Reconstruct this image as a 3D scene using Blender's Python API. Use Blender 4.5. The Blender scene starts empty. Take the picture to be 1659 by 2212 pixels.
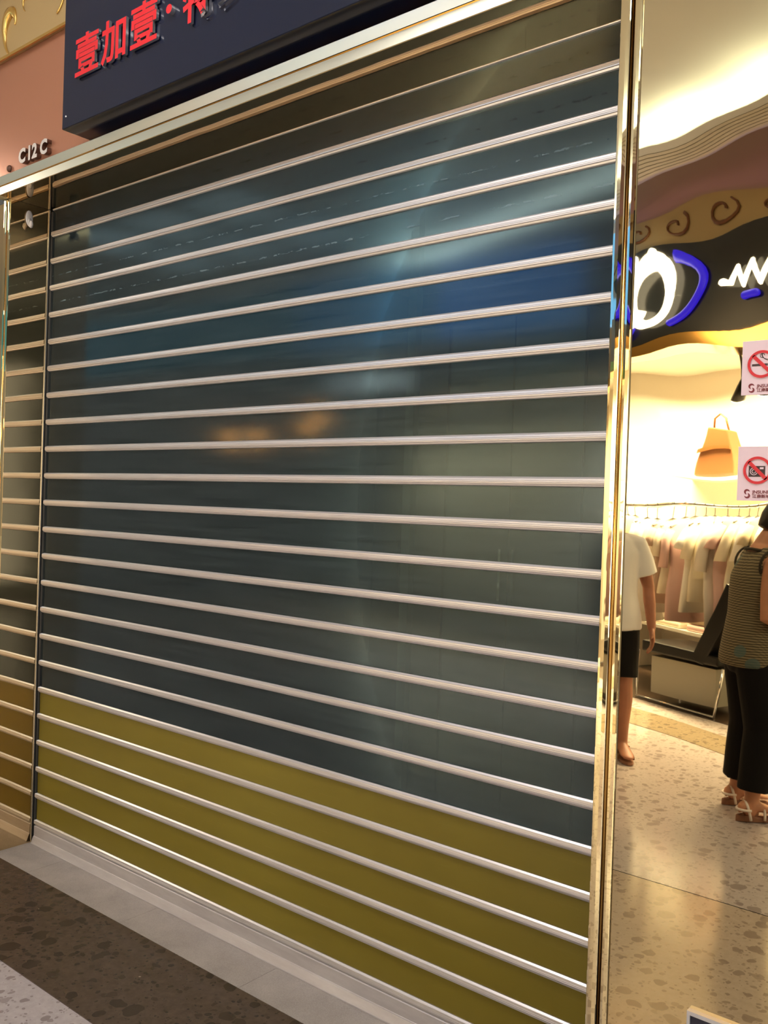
import bpy, bmesh, math, random
from mathutils import Vector, Matrix
random.seed(7)
PI = math.pi
SC = bpy.context.scene
COL = SC.collection

# ------------------------------------------------------------------ camera, world, exposure
cd = bpy.data.cameras.new('camera')
cam = bpy.data.objects.new('camera', cd); COL.objects.link(cam); SC.camera = cam
CAM = Vector((3.43568, -1.99070, 1.45219))
RGT = Vector((0.77221072, 0.63450569, 0.03306277)); UPV = Vector((-0.03186745, -0.01329329, 0.9994037)); FWD = Vector((-0.63456684, 0.77280387, -0.00995486))
cam.matrix_world = Matrix(((RGT.x, UPV.x, -FWD.x, CAM.x), (RGT.y, UPV.y, -FWD.y, CAM.y), (RGT.z, UPV.z, -FWD.z, CAM.z), (0, 0, 0, 1)))
cd.sensor_fit = 'VERTICAL'; cd.sensor_height = 24.0; cd.lens = 1951.72 / 2212 * 24.0
cd.clip_start = 0.05; cd.clip_end = 100

w = bpy.data.worlds.new('world'); SC.world = w; w.use_nodes = True
w.node_tree.nodes['Background'].inputs[0].default_value = (1.0, 0.86, 0.70, 1)
w.node_tree.nodes['Background'].inputs[1].default_value = 0.28
SC.view_settings.view_transform = 'Standard'
SC.view_settings.look = 'None'
SC.view_settings.gamma = 1
SC.view_settings.use_curve_mapping = False
SC.view_settings.exposure = 0.0
SC.cycles.caustics_reflective = False
SC.cycles.caustics_refractive = False
SC.cycles.sample_clamp_indirect = 6
SC.cycles.max_bounces = 10
SC.cycles.transparent_max_bounces = 16

def RV(u, v, z):
    """the shopfront across the corridor runs at an angle: u along it, v away from our shopfront"""
    c, s = math.cos(math.radians(-24)), math.sin(math.radians(-24))
    return Vector((u * c - v * s, -0.35 - (u * s + v * c), z))
UD = (RV(1, 0, 0) - RV(0, 0, 0)); VD = (RV(0, 1, 0) - RV(0, 0, 0))
UANG = math.atan2(UD.y, UD.x)

def area(name, loc, size, power, col, rot=(0, 0, 0), sizey=None, spread=PI):
    l = bpy.data.lights.new(name, 'AREA'); l.energy = power; l.color = col; l.size = size; l.spread = spread
    if sizey: l.shape = 'RECTANGLE'; l.size_y = sizey
    o = bpy.data.objects.new(name, l); COL.objects.link(o); o.location = loc; o.rotation_euler = rot
    return o
# corridor ceiling panels
area('corridor_panel_light', (4.6, -1.15, 3.88), 1.6, 58, (0.76, 0.88, 1.0), sizey=0.9)
area('corridor_panel_light', (1.4, -1.35, 3.88), 1.4, 40, (1.0, 0.93, 0.90), sizey=0.7)
area('corridor_panel_light', (-4.2, -1.6, 3.88), 1.6, 60, (1.0, 0.84, 0.68), sizey=0.9)
# added side fill from the near end of the corridor, no shopfront stands there
area('side_fill_light', (8.4, -3.4, 1.7), 3.0, 70, (1.0, 0.94, 0.90), rot=(0, PI / 2, 0), sizey=2.4)
# lights of the clothes shop across the corridor
area('shop_ceiling_light', RV(-1.7, 5.3, 2.74), 3.8, 440, (1.0, 0.92, 0.75), rot=(0, 0, UANG), sizey=0.6, spread=math.radians(115))
area('shop_ceiling_light', RV(-6.0, 5.3, 2.74), 4.0, 170, (1.0, 0.80, 0.48), rot=(0, 0, UANG), sizey=0.6, spread=math.radians(115))
area('purple_wall_light', RV(-2.0, 4.22, 3.60), 5.0, 1.6, (0.62, 0.25, 0.95), rot=(math.radians(200), 0, UANG), sizey=0.03)
# dim lamp inside the closed shop
area('closed_shop_light', (1.2, 1.5, 2.7), 1.6, 10.0, (0.80, 1.0, 0.92))

# ------------------------------------------------------------------ colour and material helpers
def s2l(c):
    return tuple(((x / 255) / 12.92 if x / 255 <= 0.04045 else ((x / 255 + 0.055) / 1.055) ** 2.4) for x in c)
def setin(n, k, v):
    if k in n.inputs: n.inputs[k].default_value = v
def mat(name, col, rough=0.5, metal=0.0, spec=0.5, emit=None, estr=0.0, coat=0.0):
    m = bpy.data.materials.new(name); m.use_nodes = True
    b = m.node_tree.nodes['Principled BSDF']
    b.inputs['Base Color'].default_value = (*col, 1)
    b.inputs['Roughness'].default_value = rough; b.inputs['Metallic'].default_value = metal
    setin(b, 'Specular IOR Level', spec); setin(b, 'Coat Weight', coat)
    if emit: b.inputs['Emission Color'].default_value = (*emit, 1); b.inputs['Emission Strength'].default_value = estr
    return m
def nodes(m):
    nt = m.node_tree
    return nt, nt.nodes, nt.links, nt.nodes['Principled BSDF']
def texco(nt, scale=(1, 1, 1), rot=(0, 0, 0)):
    t = nt.nodes.new('ShaderNodeTexCoord'); mp = nt.nodes.new('ShaderNodeMapping')
    mp.inputs['Scale'].default_value = scale; mp.inputs['Rotation'].default_value = rot
    nt.links.new(t.outputs['Object'], mp.inputs['Vector']); return mp.outputs['Vector']
def ramp(nt, fac, stops, interp='LINEAR'):
    r = nt.nodes.new('ShaderNodeValToRGB'); r.color_ramp.interpolation = interp
    e = r.color_ramp.elements
    while len(e) < len(stops): e.new(0.5)
    for el, (p, c) in zip(e, stops): el.position = p; el.color = (*c, 1) if len(c) == 3 else c
    nt.links.new(fac, r.inputs['Fac']); return r.outputs['Color']
def noise(nt, vec, scale, detail=4, rough=0.55, dist=0.0):
    n = nt.nodes.new('ShaderNodeTexNoise'); n.inputs['Scale'].default_value = scale; n.inputs['Detail'].default_value = detail
    n.inputs['Roughness'].default_value = rough; n.inputs['Distortion'].default_value = dist
    nt.links.new(vec, n.inputs['Vector']); return n.outputs['Fac'], n.outputs['Color']
def mixc(nt, fac, a, b, mode='MIX'):
    n = nt.nodes.new('ShaderNodeMix'); n.data_type = 'RGBA'; n.blend_type = mode
    if isinstance(fac, (int, float)): n.inputs['Factor'].default_value = fac
    else: nt.links.new(fac, n.inputs['Factor'])
    for i, x in ((6, a), (7, b)):
        if isinstance(x, tuple): n.inputs[i].default_value = (*x, 1)
        else: nt.links.new(x, n.inputs[i])
    return n.outputs[2]
def math_(nt, op, a, b=None):
    n = nt.nodes.new('ShaderNodeMath'); n.operation = op
    for i, x in ((0, a), (1, b)):
        if x is None: continue
        if isinstance(x, (int, float)): n.inputs[i].default_value = x
        else: nt.links.new(x, n.inputs[i])
    return n.outputs[0]
def bump(nt, h, strength, dist, bsdf):
    b = nt.nodes.new('ShaderNodeBump'); b.inputs['Strength'].default_value = strength; b.inputs['Distance'].default_value = dist
    nt.links.new(h, b.inputs['Height']); nt.links.new(b.outputs['Normal'], bsdf.inputs['Normal'])

def terrazzo(name, base, base2, chip, chip2, rough, light_chip=None, sc=1.0):
    m = mat(name, base, rough); nt, N, L, B = nodes(m)
    v = texco(nt)
    _, nc = noise(nt, v, 16 * sc, 2)
    vec = mixc(nt, 0.035, v, nc)
    col = ramp(nt, noise(nt, v, 40 * sc, 6, 0.7)[0], [(0.35, base), (0.65, base2)])
    for k, (s, th, thr) in enumerate(((19 * sc, 0.56, 0.45), (44 * sc, 0.52, 0.45), (95 * sc, 0.5, 0.72))):
        vo = nt.nodes.new('ShaderNodeTexVoronoi'); vo.inputs['Scale'].default_value = s; L.new(vec, vo.inputs['Vector'])
        sep = nt.nodes.new('ShaderNodeSeparateColor'); L.new(vo.outputs['Color'], sep.inputs[0])
        pick = math_(nt, 'GREATER_THAN', sep.outputs[0], thr)
        rad = math_(nt, 'MULTIPLY', sep.outputs[1], th)
        ins = math_(nt, 'LESS_THAN', vo.outputs['Distance'], rad)
        f = math_(nt, 'MULTIPLY', pick, ins)
        f = math_(nt, 'MULTIPLY', f, 0.85)
        cc = ramp(nt, sep.outputs[2], [(0.0, chip), (1.0, chip2)])
        col = mixc(nt, f, col, cc)
    if light_chip:
        vo = nt.nodes.new('ShaderNodeTexVoronoi'); vo.inputs['Scale'].default_value = 30 * sc; L.new(vec, vo.inputs['Vector'])
        sep = nt.nodes.new('ShaderNodeSeparateColor'); L.new(vo.outputs['Color'], sep.inputs[0])
        pick = math_(nt, 'GREATER_THAN', sep.outputs[2], 0.93)
        ins = math_(nt, 'LESS_THAN', vo.outputs['Distance'], 0.22)
        col = mixc(nt, math_(nt, 'MULTIPLY', pick, ins), col, light_chip)
    L.new(col, B.inputs['Base Color'])
    return m

M = {}
M['white_terrazzo'] = terrazzo('white_terrazzo', s2l((178, 166, 162)), s2l((190, 178, 175)), s2l((136, 122, 118)), s2l((158, 145, 141)), 0.15)
M['brown_terrazzo'] = terrazzo('brown_terrazzo', s2l((72, 59, 50)), s2l((86, 71, 60)), s2l((44, 36, 31)), s2l((64, 52, 44)), 0.20, light_chip=s2l((146, 132, 118)))
M['tan_terrazzo'] = terrazzo('tan_terrazzo', s2l((140, 124, 100)), s2l((150, 134, 108)), s2l((104, 90, 72)), s2l((122, 106, 86)), 0.2)
M['dark_floor'] = terrazzo('dark_floor', s2l((66, 52, 42)), s2l((74, 58, 46)), s2l((44, 34, 28)), s2l((52, 42, 34)), 0.15)

m = mat('threshold_stone', s2l((168, 158, 148)), 0.42); nt, N, L, B = nodes(m)
v = texco(nt); f, _ = noise(nt, v, 7, 6, 0.7); f2, _ = noise(nt, v, 260, 2)
c = ramp(nt, f, [(0.3, s2l((152, 139, 129))), (0.7, s2l((178, 165, 154)))])
c = mixc(nt, 0.18, c, ramp(nt, f2, [(0.3, (0.15, 0.14, 0.13)), (0.7, (0.6, 0.58, 0.55))]))
L.new(c, B.inputs['Base Color']); M['threshold'] = m

def gold_mirror(name, tint, rough=0.012, bmp=None):
    m = mat(name, tint, rough, 1.0); nt, N, L, B = nodes(m)
    if bmp:
        v = texco(nt, bmp[0]); f, _ = noise(nt, v, bmp[1], 2, 0.5)
        bump(nt, f, 1.0, bmp[2], B)
    return m
M['gold_panel'] = gold_mirror('gold_mirror_steel', (0.76, 0.63, 0.38))
M['gold_low'] = gold_mirror('gold_mirror_steel_warm', (0.72, 0.56, 0.29))
M['gold_jamb'] = gold_mirror('gold_jamb_steel', (0.74, 0.55, 0.31), 0.02, ((1, 1, 1), 3.0, 0.0010))
M['gold_post'] = gold_mirror('gold_post_steel', (0.86, 0.72, 0.42), 0.02, ((3, 3, 1), 5.0, 0.0006))
M['gold_groove'] = mat('gold_groove', (0.80, 0.46, 0.12), 0.12, 1.0)
M['gold_lintel'] = gold_mirror('gold_lintel_steel', (0.95, 0.95, 0.80), 0.28)

m = mat('copper_fascia', s2l((184, 128, 102)), 0.24, 0.45); nt, N, L, B = nodes(m)
f, _ = noise(nt, texco(nt), 1.2, 3); bump(nt, f, 0.25, 0.03, B); M['copper'] = m
m = mat('gold_frieze', s2l((186, 160, 112)), 0.36, 0.35); M['frieze'] = m
M['frieze_scroll'] = mat('gold_scroll', s2l((226, 186, 106)), 0.25, 0.9)
M['navy_board'] = mat('navy_board', (0.006, 0.010, 0.028), 0.14, 0.0, 0.35)
M['letter_red'] = mat('red_letter_face', s2l((196, 26, 38)), 0.4)
M['letter_side'] = mat('silver_letter_side', (0.80, 0.78, 0.78), 0.25, 0.9)
M['unit_letter'] = mat('brushed_letter', (0.62, 0.58, 0.55), 0.35, 0.3)
M['unit_side'] = mat('brown_letter_side', s2l((92, 62, 48)), 0.4, 0.3)

# see-through shutter slat: clear plastic, dusty, with Fresnel reflections
m = bpy.data.materials.new('clear_slat'); m.use_nodes = True; nt = m.node_tree; nt.nodes.clear(); L = nt.links
out = nt.nodes.new('ShaderNodeOutputMaterial'); tr = nt.nodes.new('ShaderNodeBsdfTransparent'); gl = nt.nodes.new('ShaderNodeBsdfGlossy'); df = nt.nodes.new('ShaderNodeBsdfDiffuse')
tr.inputs[0].default_value = (0.70, 0.80, 0.79, 1); gl.inputs['Roughness'].default_value = 0.11; gl.inputs[0].default_value = (0.72, 0.82, 0.86, 1)
fr = nt.nodes.new('ShaderNodeFresnel'); fr.inputs[0].default_value = 1.52
def wpos(nt, scale):
    g = nt.nodes.new('ShaderNodeNewGeometry'); mp = nt.nodes.new('ShaderNodeMapping'); mp.inputs['Scale'].default_value = scale
    nt.links.new(g.outputs['Position'], mp.inputs['Vector']); return mp.outputs['Vector']
v = wpos(nt, (1.0, 1, 26)); f, _ = noise(nt, v, 3, 5, 0.65)
v2 = wpos(nt, (0.4, 1, 9)); f2, _ = noise(nt, v2, 2.2, 2, 0.5)
bp = nt.nodes.new('ShaderNodeBump'); bp.inputs['Strength'].default_value = 0.06; bp.inputs['Distance'].default_value = 0.001
L.new(f2, bp.inputs['Height']); L.new(bp.outputs[0], gl.inputs['Normal'])
dust = ramp(nt, f, [(0.30, s2l((52, 62, 64))), (0.75, s2l((98, 112, 116)))]); L.new(dust, df.inputs[0])
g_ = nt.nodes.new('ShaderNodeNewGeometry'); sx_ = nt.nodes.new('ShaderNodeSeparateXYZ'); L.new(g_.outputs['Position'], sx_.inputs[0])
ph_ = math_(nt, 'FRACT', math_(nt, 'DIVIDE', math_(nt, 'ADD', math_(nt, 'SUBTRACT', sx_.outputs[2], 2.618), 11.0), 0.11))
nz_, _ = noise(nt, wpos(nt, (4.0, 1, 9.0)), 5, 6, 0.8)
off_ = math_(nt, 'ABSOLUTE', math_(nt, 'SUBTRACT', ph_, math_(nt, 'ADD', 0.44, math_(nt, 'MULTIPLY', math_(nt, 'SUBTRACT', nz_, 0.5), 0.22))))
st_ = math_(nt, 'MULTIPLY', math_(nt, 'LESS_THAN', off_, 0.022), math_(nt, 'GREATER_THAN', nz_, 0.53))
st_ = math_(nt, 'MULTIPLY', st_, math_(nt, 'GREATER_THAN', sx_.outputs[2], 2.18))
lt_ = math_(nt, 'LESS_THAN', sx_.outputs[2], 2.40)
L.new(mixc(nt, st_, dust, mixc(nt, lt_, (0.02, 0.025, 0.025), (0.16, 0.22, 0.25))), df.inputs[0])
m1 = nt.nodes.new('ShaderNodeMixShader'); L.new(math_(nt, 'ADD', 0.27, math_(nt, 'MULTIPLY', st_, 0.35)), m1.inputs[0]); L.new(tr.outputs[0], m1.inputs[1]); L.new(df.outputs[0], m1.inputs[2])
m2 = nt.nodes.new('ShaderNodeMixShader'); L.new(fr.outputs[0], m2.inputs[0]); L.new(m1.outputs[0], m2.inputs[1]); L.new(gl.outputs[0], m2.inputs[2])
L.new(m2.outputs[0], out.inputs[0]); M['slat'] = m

m = mat('olive_slat', s2l((132, 116, 40)), 0.42, 0, 0.35); nt, N, L, B = nodes(m)
f, _ = noise(nt, texco(nt, (0.4, 1, 1)), 3, 4); f2, _ = noise(nt, texco(nt, (3, 1, 60)), 2, 4)
c = ramp(nt, f, [(0.3, s2l((114, 98, 26))), (0.7, s2l((127, 112, 37)))])
c = mixc(nt, ramp(nt, f2, [(0.62, (0, 0, 0)), (0.8, (0.14, 0.14, 0.14))]), c, s2l((160, 146, 84)))
L.new(c, B.inputs['Base Color']); M['olive'] = m

m = mat('aluminium', (0.74, 0.70, 0.69), 0.36, 0.72); nt, N, L, B = nodes(m)
f, _ = noise(nt, texco(nt, (0.6, 30, 30)), 6, 3); L.new(ramp(nt, f, [(0.3, (0.66, 0.62, 0.615)), (0.7, (0.80, 0.765, 0.76))]), B.inputs['Base Color']); M['alu'] = m
m = mat('aluminium_rail', (0.60, 0.56, 0.55), 0.45, 0.4); nt, N, L, B = nodes(m)
f, _ = noise(nt, texco(nt, (1, 4, 6)), 5, 5, 0.7); L.new(ramp(nt, f, [(0.3, (0.50, 0.455, 0.45)), (0.7, (0.62, 0.575, 0.565))]), B.inputs['Base Color']); M['alu_rail'] = m
M['steel'] = mat('steel_edge', (0.72, 0.72, 0.72), 0.25, 1.0)
M['shaded_guide'] = mat('shaded_guide', (0.03, 0.03, 0.028), 0.5, 0.2)  # near-black colour stands in for the shadow in the guide channel
M['hook_white'] = mat('white_plastic', (0.90, 0.84, 0.81), 0.35)
M['black'] = mat('black_paint', (0.005, 0.0045, 0.004), 0.4, 0, 0.3)
M['wall_cream'] = mat('cream_wall', (0.90, 0.88, 0.80), 0.6)
M['ceil'] = mat('white_ceiling', (0.80, 0.82, 0.80), 0.65)
M['brown_wall'] = mat('brown_wall', s2l((176, 152, 124)), 0.5)
M['blk_board'] = mat('black_gloss_board', (0.010, 0.009, 0.009), 0.2)
M['blue_board'] = mat('blue_light_box', (0.02, 0.05, 0.12), 0.3, emit=(0.10, 0.36, 0.95), estr=1.9)
M['sea_board'] = mat('sea_blue_light_box', (0.02, 0.06, 0.12), 0.3, emit=(0.08, 0.38, 0.72), estr=1.15)
M['teal_board'] = mat('teal_light_box', (0.02, 0.06, 0.08), 0.3, emit=(0.08, 0.34, 0.44), estr=0.9)
M['ceiling_panel'] = mat('pale_ceiling_light', (0.8, 0.9, 0.9), 0.4, emit=(0.55, 0.82, 0.92), estr=1.0)
M['white_led'] = mat('white_led_letter', (0.9, 0.9, 0.9), 0.4, emit=(1, 1, 0.97), estr=5.0)
M['blue_led'] = mat('blue_led_glow', (0.02, 0.02, 0.3), 0.4, emit=(0.025, 0.01, 1.0), estr=1.2)
M['amber_led'] = mat('amber_lamp', (0.9, 0.5, 0.2), 0.4, emit=(1.0, 0.42, 0.10), estr=22.0)
M['purple_led'] = mat('purple_strip', (0.3, 0.1, 0.4), 0.4, emit=(0.55, 0.22, 0.85), estr=1.0)
M['cove_led'] = mat('cove_light', (1, 1, 1), 0.4, emit=(0.92, 1.0, 0.92), estr=6.0)
M['vent'] = mat('vent_slat', (0.80, 0.76, 0.64), 0.4)
M['chrome'] = mat('chrome', (0.8, 0.8, 0.8), 0.08, 1.0)
M['hanger'] = mat('black_hanger', (0.02, 0.02, 0.02), 0.4)
M['tan_leather'] = mat('tan_leather', s2l((122, 80, 44)), 0.5)
M['leather_dark'] = mat('brown_leather', s2l((120, 74, 34)), 0.45)
M['grey_cloth'] = mat('grey_upholstery', s2l((150, 146, 134)), 0.8)
M['interior_wall'] = mat('dim_interior_wall', s2l((118, 124, 120)), 0.8)
M['interior_pale'] = mat('pale_green_panel', s2l((172, 184, 168)), 0.7)
M['interior_dark'] = mat('dark_cabinet', s2l((54, 62, 66)), 0.6)
M['interior_mid'] = mat('grey_cabinet', s2l((84, 92, 92)), 0.6)
M['interior_floor'] = mat('interior_floor_tile', s2l((140, 146, 138)), 0.35)
M['glass_edge'] = mat('glass_edge', s2l((180, 205, 195)), 0.3)
M['sticker'] = mat('pink_white_sticker', s2l((238, 208, 214)), 0.45)
M['sign_red'] = mat('sign_red', s2l((214, 32, 44)), 0.5)
M['sign_black'] = mat('sign_black', s2l((58, 34, 34)), 0.5)
M['sign_maroon'] = mat('sign_maroon', s2l((120, 26, 40)), 0.5)
M['plaque'] = mat('dark_plaque', s2l((46, 44, 60)), 0.3)
M['plaque_frame'] = mat('silver_frame', (0.75, 0.75, 0.76), 0.3, 0.8)
def skin_mat(name, c):
    m = mat(name, c, 0.5); nt, N, L, B = nodes(m)
    f, _ = noise(nt, texco(nt), 14, 3); L.new(ramp(nt, f, [(0.3, tuple(x * 0.88 for x in c)), (0.7, tuple(min(1, x * 1.08) for x in c))]), B.inputs['Base Color'])
    setin(B, 'Subsurface Weight', 0.06); return m
M['skin'] = skin_mat('skin', s2l((198, 138, 104)))
M['skin_tan'] = skin_mat('skin_tan', s2l((170, 112, 84)))
M['hair'] = mat('black_hair', (0.012, 0.010, 0.009), 0.4)
M['eye'] = mat('eye_dark', (0.03, 0.02, 0.02), 0.15)
M['black_trousers'] = mat('black_cloth', (0.005, 0.004, 0.004), 0.85, 0, 0.2)
M['white_tee'] = mat('white_cotton', (0.82, 0.80, 0.78), 0.85)
M['sandal_white'] = mat('sandal_strap', s2l((240, 226, 214)), 0.5)
M['sandal_brown'] = mat('sandal_sole', s2l((150, 104, 78)), 0.6)
M['trim_olive'] = mat('dark_olive_trim', s2l((58, 50, 34)), 0.8)
# open-work knit with teal flower patches
m = mat('knit_vest', s2l((150, 132, 96)), 0.85); nt, N, L, B = nodes(m)
v = texco(nt); wz = nt.nodes.new('ShaderNodeTexWave'); wz.bands_direction = 'Z'; wz.inputs['Scale'].default_value = 26; wz.inputs['Distortion'].default_value = 0.6; L.new(v, wz.inputs[0])
wx = nt.nodes.new('ShaderNodeTexWave'); wx.bands_direction = 'DIAGONAL'; wx.inputs['Scale'].default_value = 30; wx.inputs['Distortion'].default_value = 0.4; L.new(v, wx.inputs[0])
fac = math_(nt, 'MULTIPLY', wz.outputs['Fac'], math_(nt, 'ADD', math_(nt, 'MULTIPLY', wx.outputs['Fac'], 0.6), 0.4))
c = ramp(nt, fac, [(0.05, s2l((62, 54, 36))), (0.5, s2l((138, 124, 92)))])
vo = nt.nodes.new('ShaderNodeTexVoronoi'); vo.inputs['Scale'].default_value = 6.5; L.new(v, vo.inputs['Vector'])
c = mixc(nt, math_(nt, 'MULTIPLY', math_(nt, 'LESS_THAN', vo.outputs['Distance'], 0.24), 0.75), c, s2l((78, 104, 100)))
L.new(c, B.inputs['Base Color']); M['knit'] = m

# ------------------------------------------------------------------ mesh helpers
def obj(name, bm, m, parent=None, smooth=False, loc=None):
    me = bpy.data.meshes.new(name)
    bmesh.ops.recalc_face_normals(bm, faces=bm.faces)
    bm.to_mesh(me); bm.free()
    for x in (m if isinstance(m, (list, tuple)) else [m]): me.materials.append(x)
    if smooth:
        for p in me.polygons: p.use_smooth = True
    o = bpy.data.objects.new(name, me); COL.objects.link(o)
    if parent: o.parent = parent
    if loc: o.location = loc
    return o
def thing(name, label, cat, loc=(0, 0, 0), rz=0, group=None):
    o = bpy.data.objects.new(name, None); COL.objects.link(o); o.empty_display_size = 0.05
    o.location = loc; o.rotation_euler = (0, 0, rz); tag(o, label, cat, group); return o
def tag(o, label, cat, group=None):
    o['label'] = label; o['category'] = cat
    if group: o['group'] = group
    return o
def struct(name, bm, m, parent=None, label=None):
    o = obj(name, bm, m, parent); o['kind'] = 'structure'
    if label: o['label'] = label
    return o
def NB(): return bmesh.new()
def box(bm, lo, hi, T=None, mi=0):
    vs = []
    for z in (lo[2], hi[2]):
        for x, y in ((lo[0], lo[1]), (hi[0], lo[1]), (hi[0], hi[1]), (lo[0], hi[1])):
            p = Vector((x, y, z)); vs.append(bm.verts.new(T(p) if T else p))
    for q in ((3, 2, 1, 0), (4, 5, 6, 7), (0, 1, 5, 4), (1, 2, 6, 5), (2, 3, 7, 6), (3, 0, 4, 7)):
        f = bm.faces.new([vs[i] for i in q]); f.material_index = mi
    return bm
def bevelled(bm, w=0.003, seg=2):
    bmesh.ops.bevel(bm, geom=bm.edges[:] , offset=w, segments=seg, affect='EDGES', profile=0.6); return bm
def prism(bm, prof, axis_pts, mi=0):
    """prof: list of 2D points; axis_pts: function t(0/1), (a,b) -> Vector"""
    A = [bm.verts.new(axis_pts(0, p)) for p in prof]; B_ = [bm.verts.new(axis_pts(1, p)) for p in prof]
    n = len(prof)
    for i in range(n):
        f = bm.faces.new((A[i], A[(i + 1) % n], B_[(i + 1) % n], B_[i])); f.material_index = mi
    for ring in (A[::-1], B_):
        f = bm.faces.new(ring); f.material_index = mi
    return bm
def xprism(bm, prof, x0, x1, mi=0): return prism(bm, prof, lambda t, p: Vector((x1 if t else x0, p[0], p[1])), mi)
def frames(pts):
    out = []; up = Vector((0, 0, 1)); prev = None
    for i, p in enumerate(pts):
        d = (pts[min(i + 1, len(pts) - 1)] - pts[max(i - 1, 0)]).normalized()
        a = (prev - d * prev.dot(d)) if prev is not None else (up.cross(d) if abs(d.z) < 0.95 else Vector((1, 0, 0)) - d * d.x)
        if a.length < 1e-5: a = d.orthogonal()
        a.normalize(); prev = a; out.append((p, a, d.cross(a)))
    return out
def loft(bm, rings, cap=True, mi=0):
    R = [[bm.verts.new(p) for p in r] for r in rings]; n = len(R[0])
    for a, b in zip(R, R[1:]):
        for i in range(n):
            f = bm.faces.new((a[i], a[(i + 1) % n], b[(i + 1) % n], b[i])); f.material_index = mi
    if cap:
        for r in (R[0][::-1], R[-1]):
            f = bm.faces.new(r); f.material_index = mi
    return bm
def tube(bm, pts, r, n=10, cap=True, flat=1.0, mi=0, round_ends=False):
    pts = [Vector(p) for p in pts]
    rr = r if isinstance(r, (list, tuple)) else [r] * len(pts)
    rr = list(rr)
    if round_ends:
        d0 = (pts[0] - pts[1]).normalized(); d1 = (pts[-1] - pts[-2]).normalized()
        pre = [(pts[0] + d0 * rr[0] * k, rr[0] * q) for k, q in ((0.95, 0.3), (0.7, 0.72))]
        post = [(pts[-1] + d1 * rr[-1] * k, rr[-1] * q) for k, q in ((0.7, 0.72), (0.95, 0.3))]
        pts = [p for p, _ in pre] + pts + [p for p, _ in post]; rr = [q for _, q in pre] + rr + [q for _, q in post]
    rings = []
    for (p, a, b), q in zip(frames(pts), rr):
        rings.append([p + a * (q * math.cos(2 * PI * k / n)) + b * (q * flat * math.sin(2 * PI * k / n)) for k in range(n)])
    return loft(bm, rings, cap, mi)
def ell(bm, c, rx, ry, rz, n=16, m_=10):
    c = Vector(c); rings = []
    for j in range(1, m_):
        t = PI * j / m_
        rings.append([c + Vector((rx * math.sin(t) * math.cos(2 * PI * k / n), ry * math.sin(t) * math.sin(2 * PI * k / n), -rz * math.cos(t))) for k in range(n)])
    return loft(bm, rings)
def eval_copy(o):
    dg = bpy.context.evaluated_depsgraph_get(); dg.update()
    return bpy.data.meshes.new_from_object(o.evaluated_get(dg))
def fuse(name, bm, m, parent, voxel=0.008, smooth=6):
    """many overlapping closed shells -> one continuous skin"""
    o = obj(name, bm, m, None, True)
    r = o.modifiers.new('r', 'REMESH'); r.mode = 'VOXEL'; r.voxel_size = voxel; r.use_smooth_shade = True
    s = o.modifiers.new('s', 'SMOOTH'); s.iterations = smooth; s.factor = 0.5
    me = eval_copy(o); o.modifiers.clear(); old = o.data; o.data = me; bpy.data.meshes.remove(old)
    if not me.materials: me.materials.append(m)
    for p in me.polygons: p.use_smooth = True
    o.parent = parent; return o
def text_mesh(body, size, depth, mats, parent, name, M4, offset=0.0, width=1.0):
    """a line of writing turned into one mesh: face material 0, sides material 1"""
    c = bpy.data.curves.new('txt', 'FONT'); c.body = body; c.size = size; c.extrude = depth / 2; c.offset = offset; c.resolution_u = 3
    o = bpy.data.objects.new('txt', c); COL.objects.link(o); bpy.context.view_layer.update()
    me = eval_copy(o); bpy.data.objects.remove(o); bpy.data.curves.remove(c)
    me.materials.clear()
    for x in mats: me.materials.append(x)
    for p in me.polygons: p.material_index = 0 if (p.normal.z > 0.5 or len(mats) == 1) else 1
    for vtx in me.vertices: vtx.co.x *= width
    me.transform(M4); me.name = name
    oo = bpy.data.objects.new(name, me); COL.objects.link(oo)
    if parent: oo.parent = parent
    return oo
def wall_m4(x, y, z): return Matrix(((1, 0, 0, x), (0, 0, -1, y), (0, 1, 0, z), (0, 0, 0, 1)))   # text upright on a wall facing -y
def UVT(p): return RV(p.x, p.y, p.z)
def ubox(bm, lo, hi): return box(bm, lo, hi, UVT)

# ------------------------------------------------------------------ setting
ZU = 2.612      # underside of the lintel
bm = NB(); box(bm, (-12, -11, -0.1), (9, 4.2, 0.0)); struct('floor', bm, M['white_terrazzo'])
bm = NB()
edges = [-8, 0.25, 0.85, 1.45, 2.05, 2.65, 8]
for a, b in zip(edges, edges[1:]): box(bm, (a + 0.0006, -0.178, 0.0002), (b - 0.0006, 0.06, 0.003))
struct('trim_1', bm, M['threshold'], label='grey stone threshold strip along the foot of the shutter')
bm = NB(); box(bm, (-8, -0.567, 0.0002), (8, -0.179, 0.003)); struct('trim_2', bm, M['brown_terrazzo'], label='dark brown speckled floor band before the shutter')
# bands in front of the shop across the corridor
bm = NB(); ubox(bm, (-9, 3.90, 0.0002), (3, 4.24, 0.003)); struct('trim_3', bm, M['tan_terrazzo'], label='brown floor band before the clothes shop')
bm = NB(); ubox(bm, (-9, 4.50, 0.0002), (3, 6.0, 0.003)); struct('trim_4', bm, M['dark_floor'], label='dark floor inside the clothes shop')
bm = NB(); box(bm, (-12, -11, 3.95), (9, 0.2, 4.05)); struct('ceiling', bm, M['ceil'])
bm = NB()
box(bm, (-9, -0.155, 2.66), (7, 0.10, 3.95)); struct('wall_front', bm, M['copper'], label='copper coloured fascia above the shutter')
bm = NB(); box(bm, (2.625, -0.155, 0.0), (7, 0.10, 2.66)); struct('wall_right', bm, M['interior_dark'])
bm = NB(); box(bm, (-9, -0.155, 0.0), (-0.085, 0.10, 2.66)); struct('wall_left', bm, M['interior_dark'])

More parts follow.
